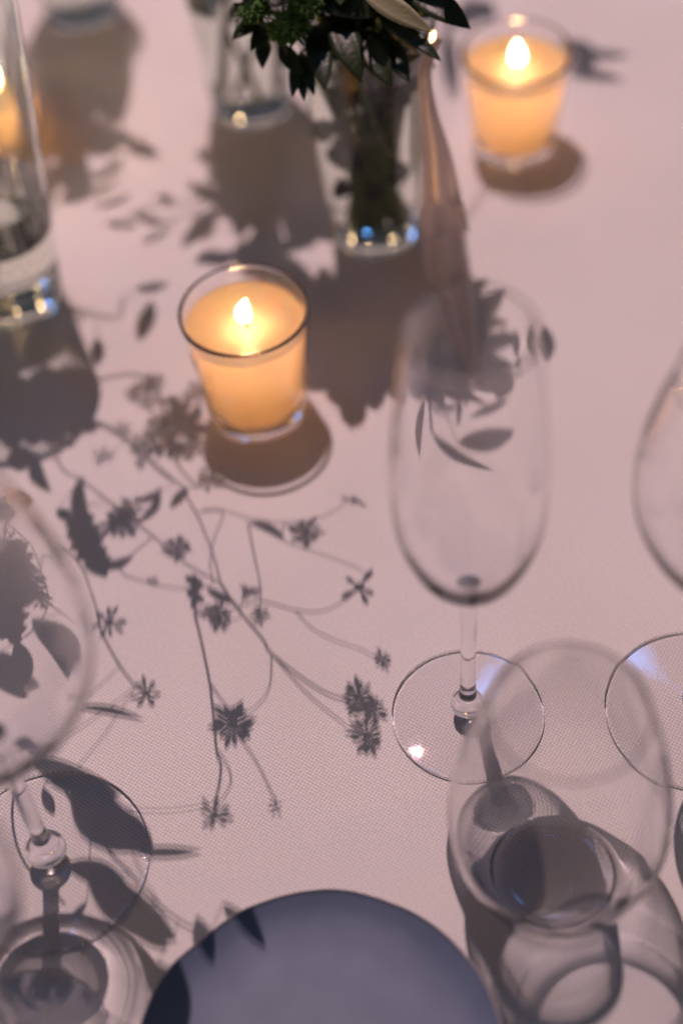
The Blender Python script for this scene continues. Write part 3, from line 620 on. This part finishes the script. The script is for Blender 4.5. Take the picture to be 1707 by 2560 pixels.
  ((0.1567, 0.9363, 0.1625), (0.1750, 0.9288, 0.1625), 0.0117, 0, 0, (0.0365, 0.7225, 0.1520)),
  ((0.0986, 0.9958, 0.1704), (0.1155, 0.9710, 0.1704), 0.0237, 0, 0, (0.0365, 0.7225, 0.1520)),
  ((0.0858, 0.9671, 0.1555), (0.0818, 0.8848, 0.1555), 0.0102, 0, 0, (0.0365, 0.7225, 0.1520)),
  ((0.0846, 0.9822, 0.1664), (0.1042, 0.9669, 0.1664), 0.0211, 0, 0, (0.0365, 0.7225, 0.1520)),
 ], flowers=[
  ((0.0830, 0.7055, 0.1966), 0.0041, 7, 1, 0, (0.0807, 0.7048, 0.1993)),
  ((0.0517, 0.6706, 0.2223), 0.0106, 8, 0.6, 0, (0.0376, 0.6589, 0.2342)),
 ]),
 2: dict(stems=[
  (0.00080, [(-0.0161, 0.8666, 0.0180), (-0.0402, 0.8304, 0.1540), (-0.0635, 0.8252, 0.1773), (-0.1177, 0.8133, 0.1653), (-0.0970, 0.8027, 0.1653), (-0.0789, 0.8117, 0.1653), (-0.0658, 0.8216, 0.1653)], False),
 ], leaves=[
  ((-0.0602, 0.9008, 0.1706), (-0.0541, 0.7844, 0.1706), 0.0286, 0, 1, (-0.0332, 0.8554, 0.1520)),
  ((-0.0431, 0.8975, 0.1679), (-0.0397, 0.7706, 0.1679), 0.0308, 0, 1, (-0.0332, 0.8554, 0.1520)),
  ((-0.0238, 0.8921, 0.1595), (-0.0193, 0.7939, 0.1595), 0.0312, 0, 1, (-0.0332, 0.8554, 0.1520)),
  ((-0.0126, 0.8781, 0.1711), (-0.0058, 0.7889, 0.1711), 0.0287, 0, 1, (-0.0332, 0.8554, 0.1520)),
  ((-0.0389, 0.8105, 0.1802), (-0.0436, 0.7438, 0.1802), 0.0184, 0, 0, (-0.0658, 0.8216, 0.1653)),
  ((-0.0554, 0.7834, 0.1752), (-0.0493, 0.7505, 0.1752), 0.0138, 0, 0, (-0.0789, 0.8117, 0.1653)),
  ((-0.0107, 0.7903, 0.1650), (-0.0008, 0.7724, 0.1650), 0.0169, 0, 0, (-0.0658, 0.8216, 0.1653)),
  ((-0.0268, 0.7818, 0.1743), (-0.0349, 0.7667, 0.1743), 0.0111, 0, 0, (-0.0658, 0.8216, 0.1653)),
  ((-0.0652, 0.8284, 0.1570), (-0.0509, 0.7976, 0.1570), 0.0137, 0, 0, (-0.0658, 0.8216, 0.1653)),
  ((-0.0845, 0.8355, 0.1614), (-0.0603, 0.8074, 0.1614), 0.0088, 0, 0, (-0.0724, 0.8167, 0.1653)),
  ((-0.0660, 0.8055, 0.1617), (-0.0832, 0.7938, 0.1617), 0.0115, 0, 0, (-0.0724, 0.8167, 0.1653)),
  ((-0.0838, 0.7867, 0.1734), (-0.0678, 0.7983, 0.1734), 0.0086, 0, 0, (-0.0925, 0.8050, 0.1653)),
  ((-0.0683, 0.7763, 0.1731), (-0.0813, 0.7674, 0.1731), 0.0097, 0, 0, (-0.0835, 0.8095, 0.1653)),
  ((-0.0770, 0.8701, 0.1721), (-0.0681, 0.8502, 0.1721), 0.0062, 0.1, 0, (-0.0658, 0.8216, 0.1653)),
  ((-0.1019, 0.8266, 0.1584), (-0.0915, 0.8132, 0.1584), 0.0061, 0, 0, (-0.1125, 0.8107, 0.1653)),
  ((-0.1150, 0.8127, 0.1617), (-0.0943, 0.7992, 0.1617), 0.0066, 0.1, 0, (-0.1177, 0.8133, 0.1653)),
  ((-0.1331, 0.8067, 0.1680), (-0.1125, 0.8019, 0.1680), 0.0063, 0, 0, (-0.1177, 0.8133, 0.1653)),
  ((-0.0759, 0.8039, 0.1780), (-0.0888, 0.7831, 0.1780), 0.0078, 0, 0, (-0.0789, 0.8117, 0.1653)),
  ((-0.1111, 0.7866, 0.1680), (-0.0933, 0.7973, 0.1680), 0.0047, 0, 0, (-0.1022, 0.8053, 0.1653)),
 ], flowers=[
 ]),
 3: dict(stems=[
  (0.00072, [(-0.1433, 0.9967, 0.0180), (-0.1474, 0.9541, 0.1540), (-0.1495, 0.9299, 0.1779), (-0.1546, 0.8733, 0.1659), (-0.1535, 0.8423, 0.1659), (-0.1349, 0.8337, 0.1659), (-0.1234, 0.8563, 0.1659)], False),
 ], leaves=[
  ((-0.1658, 0.9919, 0.1595), (-0.1591, 0.9264, 0.1595), 0.0335, 0, 1, (-0.1493, 0.9801, 0.1520)),
  ((-0.1482, 0.9886, 0.1574), (-0.1422, 0.9233, 0.1574), 0.0335, 0, 1, (-0.1493, 0.9801, 0.1520)),
  ((-0.1336, 0.9705, 0.1656), (-0.1260, 0.8956, 0.1656), 0.0202, 0, 0, (-0.1493, 0.9801, 0.1520)),
  ((-0.1535, 0.9254, 0.1588), (-0.1465, 0.8773, 0.1588), 0.0198, 0, 1, (-0.1546, 0.8733, 0.1659)),
  ((-0.1686, 0.9200, 0.1711), (-0.1570, 0.8649, 0.1711), 0.0221, 0, 1, (-0.1546, 0.8733, 0.1659)),
  ((-0.1405, 0.8996, 0.1718), (-0.1557, 0.8649, 0.1718), 0.0163, 0, 0, (-0.1546, 0.8733, 0.1659)),
  ((-0.1322, 0.9054, 0.1587), (-0.1438, 0.8780, 0.1587), 0.0151, 0, 0, (-0.1546, 0.8733, 0.1659)),
  ((-0.1606, 0.8569, 0.1606), (-0.1466, 0.8316, 0.1606), 0.0139, 0, 0, (-0.1541, 0.8578, 0.1659)),
  ((-0.1721, 1.0046, 0.1711), (-0.1618, 0.8865, 0.1711), 0.0281, 0, 1, (-0.1493, 0.9801, 0.1520)),
  ((-0.1561, 1.0036, 0.1678), (-0.1483, 0.8888, 0.1678), 0.0308, 0, 1, (-0.1493, 0.9801, 0.1520)),
  ((-0.1414, 0.9973, 0.1711), (-0.1338, 0.9060, 0.1711), 0.0281, 0, 1, (-0.1493, 0.9801, 0.1520)),
  ((-0.1311, 0.9994, 0.1619), (-0.1227, 0.9105, 0.1619), 0.0179, 0, 1, (-0.1493, 0.9801, 0.1520)),
  ((-0.1759, 0.9284, 0.1576), (-0.1651, 0.8670, 0.1576), 0.0198, 0, 1, (-0.1546, 0.8733, 0.1659)),
  ((-0.1579, 0.8935, 0.1608), (-0.1544, 0.8308, 0.1608), 0.0147, 0, 0, (-0.1546, 0.8733, 0.1659)),
  ((-0.1442, 0.8838, 0.1709), (-0.1186, 0.8907, 0.1709), 0.0173, 0, 0, (-0.1546, 0.8733, 0.1659)),
  ((-0.1216, 0.8827, 0.1604), (-0.1006, 0.8596, 0.1604), 0.0134, 0.05, 0, (-0.1234, 0.8563, 0.1659)),
  ((-0.1464, 0.8709, 0.1619), (-0.1210, 0.8830, 0.1619), 0.0139, 0.1, 0, (-0.1546, 0.8733, 0.1659)),
  ((-0.1470, 0.8456, 0.1633), (-0.1235, 0.8659, 0.1633), 0.0087, 0.15, 0, (-0.1489, 0.8402, 0.1659)),
  ((-0.1622, 0.8298, 0.1634), (-0.1376, 0.8392, 0.1634), 0.0132, 0.05, 0, (-0.1535, 0.8423, 0.1659)),
  ((-0.1726, 0.8564, 0.1632), (-0.1607, 0.8588, 0.1632), 0.0099, 0, 0, (-0.1541, 0.8578, 0.1659)),
  ((-0.1637, 0.8665, 0.1734), (-0.1652, 0.8364, 0.1734), 0.0077, 0, 0, (-0.1543, 0.8656, 0.1659)),
  ((-0.1519, 0.8758, 0.1581), (-0.1440, 0.8335, 0.1581), 0.0096, 0, 0, (-0.1546, 0.8733, 0.1659)),
  ((-0.1439, 0.8315, 0.1551), (-0.1242, 0.8387, 0.1551), 0.0059, 0.05, 0, (-0.1396, 0.8358, 0.1659)),
  ((-0.1401, 0.8251, 0.1739), (-0.1168, 0.8336, 0.1739), 0.0058, 0.1, 0, (-0.1349, 0.8337, 0.1659)),
  ((-0.1713, 0.8574, 0.1735), (-0.1678, 0.8076, 0.1735), 0.0110, 0, 0, (-0.1541, 0.8578, 0.1659)),
  ((-0.1714, 0.8303, 0.1823), (-0.1646, 0.7913, 0.1823), 0.0092, 0, 0, (-0.1535, 0.8423, 0.1659)),
  ((-0.1826, 0.9222, 0.1637), (-0.1703, 0.8645, 0.1637), 0.0148, 0, 0, (-0.1546, 0.8733, 0.1659)),
  ((-0.1785, 0.8691, 0.1749), (-0.1717, 0.8086, 0.1749), 0.0118, 0, 0, (-0.1546, 0.8733, 0.1659)),
 ], flowers=[
 ]),
}
SHOWN_LEAVES = [
  ((0.0304, 0.6425, 0.2190), (0.0613, 0.6099, 0.2140), 0.0106, 'O'),
  ((0.0544, 0.6821, 0.1900), (0.0842, 0.6513, 0.1850), 0.0151, 'D'),
  ((0.0232, 0.6745, 0.1650), (0.0355, 0.6607, 0.1600), 0.0075, 'O'),
  ((0.0605, 0.6614, 0.1650), (0.0377, 0.6604, 0.1600), 0.0065, 'O'),
  ((-0.0155, 0.6782, 0.1700), (-0.0185, 0.6586, 0.1680), 0.0075, 'D'),
  ((0.0011, 0.6736, 0.1650), (0.0005, 0.6405, 0.1600), 0.0133, 'T'),
  ((-0.0094, 0.6754, 0.1700), (0.0020, 0.6518, 0.1650), 0.0088, 'D'),
  ((0.0088, 0.6801, 0.1750), (0.0110, 0.6399, 0.1650), 0.0132, 'D'),
  ((0.0421, 0.6823, 0.1800), (0.0595, 0.6496, 0.1780), 0.0131, 'D'),
  ((0.0483, 0.6665, 0.1800), (0.0684, 0.6404, 0.1760), 0.0078, 'D'),
  ((-0.0249, 0.6894, 0.1850), (-0.0322, 0.6793, 0.1850), 0.0066, 'D'),
  ((-0.0167, 0.6880, 0.1800), (-0.0316, 0.6682, 0.1800), 0.0097, 'D'),
  ((-0.0130, 0.6836, 0.1750), (-0.0236, 0.6640, 0.1750), 0.0089, 'D'),
  ((0.0181, 0.6824, 0.1800), (0.0295, 0.6440, 0.1650), 0.0153, 'D'),
  ((0.0305, 0.6767, 0.1750), (0.0441, 0.6383, 0.1650), 0.0153, 'D'),
  ((0.0429, 0.6709, 0.1700), (0.0529, 0.6405, 0.1650), 0.0109, 'D'),
  ((0.0063, 0.6918, 0.1900), (0.0389, 0.6680, 0.1850), 0.0175, 'D'),
  ((0.0634, 0.7033, 0.1480), (0.0702, 0.6831, 0.1400), 0.0032, 'D'),
]
BUTTONS = [((-0.0038, 0.6667, 0.1850), 0.0112), ((-0.0195, 0.6754, 0.1900), 0.0087), ((0.0053, 0.6694, 0.1950), 0.0094), ((-0.0258, 0.6783, 0.1800), 0.0048)]
RIBBON = [((0.0709, 0.6745, 0.1650), 0.0035), ((0.0656, 0.6698, 0.1580), 0.0053), ((0.0626, 0.6631, 0.1500), 0.0066), ((0.0640, 0.6581, 0.1320), 0.0094), ((0.0676, 0.6560, 0.1080), 0.0151), ((0.0696, 0.6539, 0.0800), 0.0220), ((0.0714, 0.6543, 0.0500), 0.0275), ((0.0743, 0.6512, 0.0230), 0.0261), ((0.0776, 0.6332, 0.0075), 0.0197), ((0.0796, 0.6086, 0.0025), 0.0112), ((0.0802, 0.5861, 0.0014), 0.0024)]
STEM_M = noisy('green_stem', (.075, .115, .025), (.15, .19, .05), 60, .5)
LEAF_M = noisy('dark_leaf', (.010, .022, .007), (.030, .050, .014), 50, .42, .3, 400, trans=.12)
OLIVE_M = noisy('olive_leaf', (.22, .22, .11), (.32, .29, .16), 40, .5, .3, 500, trans=.25)
HEAD_M = noisy('dull_petals', (.20, .17, .13), (.36, .30, .24), 80, .6, trans=.08)
GREEN_HEAD_M = noisy('green_button_flower', (.030, .085, .008), (.075, .18, .02), 300, .6)
def arrangement(vi, label, group='flowers in the vases'):
    V = Vector(VASES[vi]); t = thing('flower_arrangement', label, 'flowers', V+Vector((0, 0, .0145)), group)
    inv = -(V+Vector((0, 0, .0145)))
    def put(name, bm, m, parent=t):
        bmesh.ops.translate(bm, verts=bm.verts, vec=inv)
        return link(name, bm, m, parent)
    d = FEATS[vi]
    for r, pts, branch in d['stems']:
        bm = bmesh.new()
        if branch: tube(bm, pts, r, 6, r*.75, 6)
        else:
            tube(bm, pts[:3], r*1.7, 7, r*1.3, 6); tube(bm, pts[2:], r*1.3, 6, r*.75, 6)
        put('stem', bm, STEM_M)
    for a, b, wd, side, teeth, q in d['leaves']:
        bm = bmesh.new(); a = Vector(a); b = Vector(b); q = Vector(q)
        nrm = (LAMP-a).normalized()+Vector((random.uniform(-.12, .12), random.uniform(-.12, .12), 0))
        leaf(bm, a, b, wd, nrm, bend=.05, shape=.9, n=14 if teeth else 9, side=side, teeth=teeth, cup=.12)
        if (a-q).length > .004:
            m_ = (a+q)/2; m_.z += .1*(a-q).length; tube(bm, [q, m_, a], .00025, 5, .00025, 5)
        put('leaf', bm, LEAF_M)
    for c_, r, n, sq, an, q in d['flowers']:
        bm = bmesh.new(); c_ = Vector(c_); q = Vector(q)
        daisy(bm, c_, r, (LAMP-c_).normalized()+Vector((random.uniform(-.15, .15), random.uniform(-.15, .15), 0)), n, sq, an)
        if (c_-q).length > .003:
            m_ = (c_+q)/2; m_.z += .08*(c_-q).length; tube(bm, [q, m_, c_], .0003, 5, .0003, 5)
        put('flower_head', bm, HEAD_M)
    return t, put
arrangement(0, 'airy spray of small daisy-like flowers arching out of the left vase')
CENTRE, putc = arrangement(1, 'dense dark green bouquet in the centre vase, at the top of the photo')
REAR, putr = arrangement(2, 'loose green stems standing in the rear vase beside the dark bouquet')
arrangement(3, 'leafy stems in the vase at the top left, seen mostly as shadow')

# ---- what shows of the centre bouquet
for a, b, wd, k in SHOWN_LEAVES:
    bm = bmesh.new(); a = Vector(a); b = Vector(b); cdir = Vector((-.05, -.62, .70))
    if k == 'T':
        for dx in (-.9, 0, .9):
            leaf(bm, a, b+Vector((dx*.006, 0, abs(dx)*.003)), wd*.55, cdir, bend=.08, n=8)
    else: leaf(bm, a, b, wd, cdir+Vector((random.uniform(-.2, .2), random.uniform(-.2, .2), 0)), bend=.12 if k == 'D' else .06, shape=1.0, n=12, cup=.2)
    m_ = (a+Vector(VASES[1])+Vector((0, 0, .15)))/2; tube(bm, [Vector(VASES[1])+Vector((random.uniform(-.02, .02), random.uniform(-.01, .015), .14)), m_, a], .0011, 6, .0008, 5)
    putc('leaf', bm, OLIVE_M if k == 'O' else LEAF_M)
for c_, r in BUTTONS:       # green button chrysanthemums
    bm = bmesh.new(); c_ = Vector(c_)
    for k in range(150):
        z = random.uniform(-.5, 1); th = random.uniform(0, 2*math.pi); s_ = math.sqrt(1-z*z)
        d = Vector((s_*math.cos(th), s_*math.sin(th), z)).normalized(); tan = d.cross(Vector((.3, .2, 1))).normalized()
        leaf(bm, c_+d*r*.55, c_+d*r*random.uniform(.92, 1.08)+tan*r*.1, r*.20, tan.cross(d), bend=.1, n=3, cup=.3)
    bmesh.ops.create_uvsphere(bm, u_segments=16, v_segments=10, radius=r*.7, matrix=Matrix.Translation(c_))
    base = Vector(VASES[1])+Vector((-.02, .0, .14)); tube(bm, [base, (base+c_)/2+Vector((0, 0, .004)), c_], .0014, 6)
    putc('flower_head', bm, GREEN_HEAD_M)
rv = random.Random(21); V1 = Vector(VASES[1])
def dense(put, V, n, cx, cy, z0, z1, rx, ry, size):
    for k in range(n):
        z = rv.uniform(z0, z1); f_ = (z-z0)/(z1-z0); th = rv.uniform(0, 2*math.pi); q = math.sqrt(rv.random())
        c_ = V+Vector((cx*f_+rx*(.6+.6*f_)*q*math.cos(th), cy*f_+ry*(.6+.6*f_)*q*math.sin(th), z))
        d = Vector((math.cos(th), math.sin(th), rv.uniform(-.5, .6))).normalized()
        bm = bmesh.new(); ln = size*rv.uniform(.6, 1.2)
        nrm = Vector((rv.uniform(-.6, .6), rv.uniform(-.9, .3), 1)); 
        leaf(bm, c_-d*ln*.4, c_+d*ln*.6, ln*rv.uniform(.38, .55), nrm, bend=.12, n=6, cup=.25)
        st_ = V+Vector((rv.uniform(-.012, .012), rv.uniform(-.012, .012), .13)); tube(bm, [st_, (st_+c_)/2+Vector((0, 0, .01)), c_-d*ln*.4], .0007, 5, .0005, 4)
        put('leaf', bm, LEAF_M)
dense(putc, V1, 120, .004, -.02, .150, .215, .036, .034, .032)
# ---- thick stems standing in the centre vase
for k in range(17):
    th = 2*math.pi*k/17+rv.uniform(-.15, .15); q = .007+.006*rv.random(); tw = .5
    a = V1+Vector((q*math.cos(th+2.6), q*math.sin(th+2.6), .0165)); m_ = V1+Vector((.010*math.cos(th+.9), .010*math.sin(th+.9), .070))
    c_ = V1+Vector((rv.uniform(.018, .031)*math.cos(th), rv.uniform(.018, .031)*math.sin(th), .140)); e = c_+Vector((.010*math.cos(th), .010*math.sin(th), .03))
    bm = bmesh.new(); tube(bm, [a, m_, c_, e], rv.uniform(.0012, .0022), 8, .0012, 8)
    bmesh.ops.recalc_face_normals(bm, faces=bm.faces)
    putc('stem', bm, STEM_M)
    if k % 2 == 0:
        bm = bmesh.new(); p = m_.lerp(c_, rv.uniform(.3, .9)); leaf(bm, p, p+Vector((rv.uniform(-.014, .014), rv.uniform(-.014, .014), .022)), .009, Vector((rv.uniform(-.3, .3), -.7, .6)), n=7)
        putc('leaf', bm, LEAF_M)
for k in range(46):      # leaves left on the stems inside the glass
    th = rv.uniform(0, 2*math.pi); z = rv.uniform(.050, .138); rr = (.012+.016*(z-.05)/.09)*math.sqrt(rv.random())
    p = V1+Vector((rr*math.cos(th), rr*math.sin(th), z)); q = p+Vector((rv.uniform(-.008, .008), rv.uniform(-.008, .008), rv.choice((-1, 1))*.018))
    if q.z > V1.z+.15: q.z = V1.z+.15
    bm = bmesh.new(); leaf(bm, p, q, rv.uniform(.007, .012), Vector((rv.uniform(-.5, .5), -.8, .5)), n=6, cup=.3); putc('leaf', bm, LEAF_M)
bm = bmesh.new(); A_ = V1+Vector((.003, -.012, .150)); tube(bm, [A_, A_+Vector((.001, -.004, .03)), A_+Vector((.004, -.006, .08))], .0013, 7, .0011)
putc('stem', bm, OLIVE_M)
GSTEM = noisy('pale_green_stem', (.075, .085, .030), (.14, .15, .06), 60, .5)
V2 = Vector(VASES[2])
for (ax, ay, bx, by, r) in ((-.012, .004, -.002, -.012, .0022), (.010, .006, .024, -.006, .0020), (.004, -.006, -.026, .006, .0016), (-.006, .008, .030, .012, .0014)):
    bm = bmesh.new(); a = V2+Vector((ax, ay, .016)); c_ = V2+Vector((bx, by, .15)); tube(bm, [a, (a+c_)/2, c_, c_+Vector((bx*.6, by*.6-.01, .07))], r, 8, r*.7, 6)
    putr('stem', bm, GSTEM)
dense(putr, V2, 40, .0, -.03, .205, .30, .035, .035, .03)

# ================================================================== ribbon
def ribbon_material():
    m = noisy('dusky_silk', (.74, .66, .62), (.84, .76, .71), 30, .5, .4, 300, trans=.4)
    return m
bm = bmesh.new(); P = catmull([p for p, w_ in RIBBON], 8); Wd = catmull([(w_, 0, 0) for p, w_ in RIBBON], 8)
rows = []; NW = 28; cz = Vector((0, -.55, .83))
for i, p in enumerate(P):
    t_ = (P[min(i+1, len(P)-1)]-P[max(i-1, 0)]).normalized(); s_ = t_.cross(cz).normalized()
    if s_.x < 0: s_ = -s_
    u_ = s_.cross(t_).normalized()
    if u_.z < 0: u_ = -u_
    w_ = Wd[i].x; row = []; lift_ = min(1, max(p.z, 0)/.03)
    for j in range(NW+1):
        q = j/NW-.5; fold = math.sin(q*14+i*.06)*.07+math.sin(q*31-i*.04)*.02 + (-.30*max(0, q-.22)/.28*lift_)
        v_ = p + s_*w_*q*(1-.25*max(0, q-.25)) + u_*w_*fold
        if v_.z < .0009: v_.z = .0009+.0002*math.sin(j)**2
        row.append(bm.verts.new(v_))
    rows.append(row)
for x, y in zip(rows, rows[1:]):
    for j in range(NW): bm.faces.new((x[j], x[j+1], y[j+1], y[j]))
rb_ = link('ribbon', bm, ribbon_material()); sd = rb_.modifiers.new('thickness', 'SOLIDIFY'); sd.thickness = .0003
rb_['label'] = 'dusky pink ribbon trailing from the dark bouquet down onto the cloth'; rb_['category'] = 'ribbon'

# ------------------------------------------------------------------ one Blender unit is 1/S metre (the glass walls are under a millimetre)
S = 100
sc.unit_settings.system = 'METRIC'; sc.unit_settings.scale_length = 1/S
for o in list(C.objects):
    if o.parent: continue
    o.location = o.location*S
    if o.type in ('MESH', 'EMPTY'): o.scale = (S, S, S)
    elif o.type == 'LIGHT':
        o.data.energy *= S*S
        if o.data.type == 'AREA': o.data.size *= S; o.data.size_y *= S
        else: o.data.shadow_soft_size *= S
cd.clip_start *= S; cd.clip_end *= S; cd.dof.focus_distance *= S; cd.dof.aperture_fstop /= S
for m in bpy.data.materials:
    for nd in m.node_tree.nodes:
        if nd.type == 'BUMP': nd.inputs['Distance'].default_value *= S
        if nd.type == 'BSDF_PRINCIPLED': nd.inputs['Subsurface Scale'].default_value *= S
